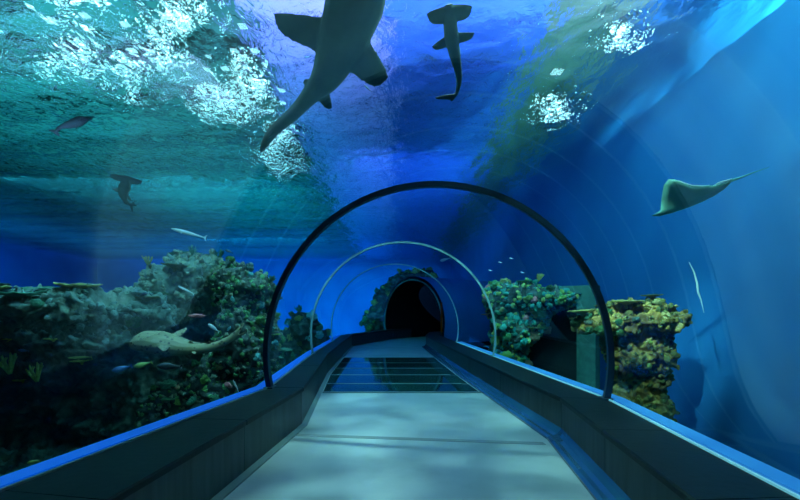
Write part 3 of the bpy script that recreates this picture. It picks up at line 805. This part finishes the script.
# ------------------------------------------------------------------ lamps above the water
M['lamp_case'] = surf('black lamp housing', [(.02,.02,.02)], rough=.5)
M['lamp_white'] = emis('white lamp face', (.85,1,.97), 14)
M['lamp_teal'] = emis('teal lamp face', (.05,.85,.72), 10)
M['lamp_green'] = emis('green white lamp face', (.45,1,.75), 22)
def flood(x, y, z, w, h, mat, label):
    r = empty('flood_lamp', Vector((x,y,z)), label, 'lamp', 'flood lamps over the tank')
    keep(box('housing', (x-w/2-.08,y-h/2-.08,z), (x+w/2+.08,y+h/2+.08,z+.25), M['lamp_case']), r)
    keep(box('hanger', (x-.02,y-.02,z+.25), (x+.02,y+.02,9.6), M['lamp_case']), r)
    keep(box('lamp_face', (x-w/2,y-h/2,z-.03), (x+w/2,y+h/2,z), mat), r)
rl = random.Random(5)
spots_ = []
for cx, cy, n, sx, sy in [(-4.8,11,16,.9,2.6), (-4.4,16,8,.6,2.5), (-6.6,11,5,1.0,2.5), (-4.6,7,9,.8,1.3), (-8.5,9,5,1.8,2)]:
    for i in range(n): spots_.append((cx+rl.uniform(-sx,sx), cy+rl.uniform(-sy,sy), 8.7, rl.uniform(.12,.22), 'lamp_white'))
for cx, cy, n, sx, sy in [(4.9,10.0,5,.3,.4), (4.8,13,1,.3,.6)]:
    for i in range(n): spots_.append((cx+rl.uniform(-sx,sx), cy+rl.uniform(-sy,sy), 8.7, rl.uniform(.2,.34), 'lamp_white'))
sel_ = []
for c in spots_:
    if all(abs(c[0]-d[0]) > .42 or abs(c[1]-d[1]) > .42 for d in sel_) and c[0] < 5.25: sel_.append(c)
spots_ = sel_
for i, (x,y,z,s_,m_) in enumerate(spots_):
    flood(x,y,z,s_,s_,M[m_], 'flood lamp above the water, shining through the rippled surface')

M['amber'] = emis('amber glow strip', (1,.22,.04), .045)  # glowing strip added in place of an orange reflection beside the opening
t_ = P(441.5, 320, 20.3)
al = empty('amber_glow', Vector((t_.x, t_.y, 0)), 'dim amber glow strip, added for the orange reflection right of the dark opening at the tunnel end', 'lamp')
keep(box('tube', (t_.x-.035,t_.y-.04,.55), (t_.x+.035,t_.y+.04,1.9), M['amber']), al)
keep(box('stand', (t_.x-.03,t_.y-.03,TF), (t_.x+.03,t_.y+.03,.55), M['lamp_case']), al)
# ------------------------------------------------------------------ lights
def area(name, loc, tgt, sx, sy, power, col):
    l = bpy.data.lights.new(name, 'AREA'); l.shape = 'RECTANGLE'; l.size = sx; l.size_y = sy; l.energy = power; l.color = col
    if 'fill' in name: l.spread = 1.7
    o = bpy.data.objects.new(name, l); COL.objects.link(o); o.location = loc
    o.rotation_euler = (Vector(tgt)-Vector(loc)).to_track_quat('-Z','Y').to_euler(); return o
def spot(name, loc, tgt, power, col, ang=60, blend=.5, rad=.1, caustic=0, cscale=9):
    l = bpy.data.lights.new(name, 'SPOT'); l.energy = power; l.color = col; l.spot_size = math.radians(ang); l.spot_blend = blend; l.shadow_soft_size = rad
    o = bpy.data.objects.new(name, l); COL.objects.link(o); o.location = loc
    o.rotation_euler = (Vector(tgt)-Vector(loc)).to_track_quat('-Z','Y').to_euler()
    if caustic:  # noise and cells in the lamp strength imitate caustics
        l.use_nodes = True; n = l.node_tree; e = n.nodes['Emission']
        tc = N(n, 'ShaderNodeTexCoord')
        nz = N(n, 'ShaderNodeTexNoise', Scale=cscale*.6, Detail=2); n.links.new(tc.outputs['Normal'], nz.inputs['Vector'])
        mxv = N(n, 'ShaderNodeMix', data_type='VECTOR'); mxv.inputs[0].default_value = .12
        n.links.new(tc.outputs['Normal'], mxv.inputs[4]); n.links.new(nz.outputs['Color'], mxv.inputs[5])
        vo = N(n, 'ShaderNodeTexVoronoi', Scale=cscale, feature='SMOOTH_F1'); n.links.new(mxv.outputs[1], vo.inputs['Vector'])
        pw = N(n, 'ShaderNodeMath', operation='POWER'); pw.inputs[1].default_value = 2.5; n.links.new(vo.outputs['Distance'], pw.inputs[0])
        ma = N(n, 'ShaderNodeMath', operation='MULTIPLY_ADD'); ma.inputs[1].default_value = caustic*4; ma.inputs[2].default_value = .5
        n.links.new(pw.outputs[0], ma.inputs[0]); n.links.new(ma.outputs[0], e.inputs['Strength'])
    return o
# soffit wash
area('soffit_wash', (-1.5,9,6.6), (-2.2,9,9), 2, 20, 1400, (.85,.62,1))
area('soffit_wash_far', (.5,20,6.6), (.5,22,9), 5, 30, 900, (.3,.45,1))
area('hall_wash', (-9.5,13.5,6.5), (-9.5,14.5,9.6), 10, 16, 1800, (.16,.9,.95))
area('hall_wash_far', (-9,26,6.5), (-9,27,9.6), 8, 12, 1300, (.06,.85,.95))
area('hall_wash_end', (-15,37,6.6), (-15,38,9.6), 22, 10, 2200, (.03,.42,1))
area('hall_wash_side', (-25,20,6.6), (-25,21,9.6), 8, 26, 1700, (.03,.5,1))
area('hall_fill_right', (4.3,12,6.6), (4.2,12.5,9.6), 1.0, 18, 250, (.38,.95,.9))
# light over the walkway, with a ripple pattern put into the lamp itself
spot('walkway_light', (.6,6.5,8.8), (.2,6.5,0), 8800, (.85,1,.8), 84, .9, .15, 4.5, 15)
# reef lights
spot('pillar_light', (-1.5,.8,8.6), (4.0,7.6,1.75), 150000, (1,.92,.66), 15, .9, .1, .8, 26)
spot('turquoise_light', (1.6,6.5,8.6), (3.0,12,1.3), 52000, (.85,1,.9), 30, .6, .1, .8, 22)
spot('left_reef_light', (-6,5.5,8.8), (-5.2,9,1.8), 25000, (.7,.98,1), 62, .7, .2, .8, 20)
spot('shark_light', (-3.6,3.5,8.8), (-3.7,7.2,1.0), 6510, (.85,1,.85), 26, .7, .2, .5, 20)
spot('wall_light', (2.5,3,8.8), (5.5,10,-.5), 7000, (.6,1,.8), 85, .8, .1, 2.6, 12)
# dim world ambient, then unseen fills added to light the water
sun = bpy.data.lights.new('hall_light', 'SUN'); sun.energy = 0; sun.angle = .3
wd = bpy.data.worlds.new('world'); SC.world = wd; wd.use_nodes = True
wd.node_tree.nodes['Background'].inputs[0].default_value = (.1,.35,.6,1); wd.node_tree.nodes['Background'].inputs[1].default_value = .5
area('left_water_fill', (-12,16,7.4), (-15,30,-6), 10, 14, 12500, (.35,1,.82))
area('far_water_fill', (-6,36,7.4), (-7,42,-2), 18, 6, 1500, (.3,.75,1))
area('right_water_fill', (4.9,16,7.4), (5.3,22,1), 1, 20, 20, (.35,.65,1))

# ------------------------------------------------------------------ camera
cam = bpy.data.cameras.new('camera'); co = bpy.data.objects.new('camera', cam); COL.objects.link(co)
co.location = (0,0,EYE); co.rotation_euler = (math.pi/2,0,0); cam.sensor_width = 36; cam.lens = F/800*36; cam.shift_y = (HOR-250)/800
cam.clip_start = .05; cam.clip_end = 200
SC.camera = co
SC.view_settings.view_transform = 'Standard'; SC.view_settings.look = 'None'; SC.view_settings.gamma = 1; SC.view_settings.exposure = 0
SC.view_settings.use_curve_mapping = False
SC.cycles.use_denoising = True
SC.cycles.max_bounces = 14; SC.cycles.transparent_max_bounces = 32; SC.cycles.transmission_bounces = 8; SC.cycles.glossy_bounces = 5; SC.cycles.diffuse_bounces = 4
SC.cycles.sample_clamp_indirect = 6
SC.cycles.caustics_refractive = True; SC.cycles.caustics_reflective = False
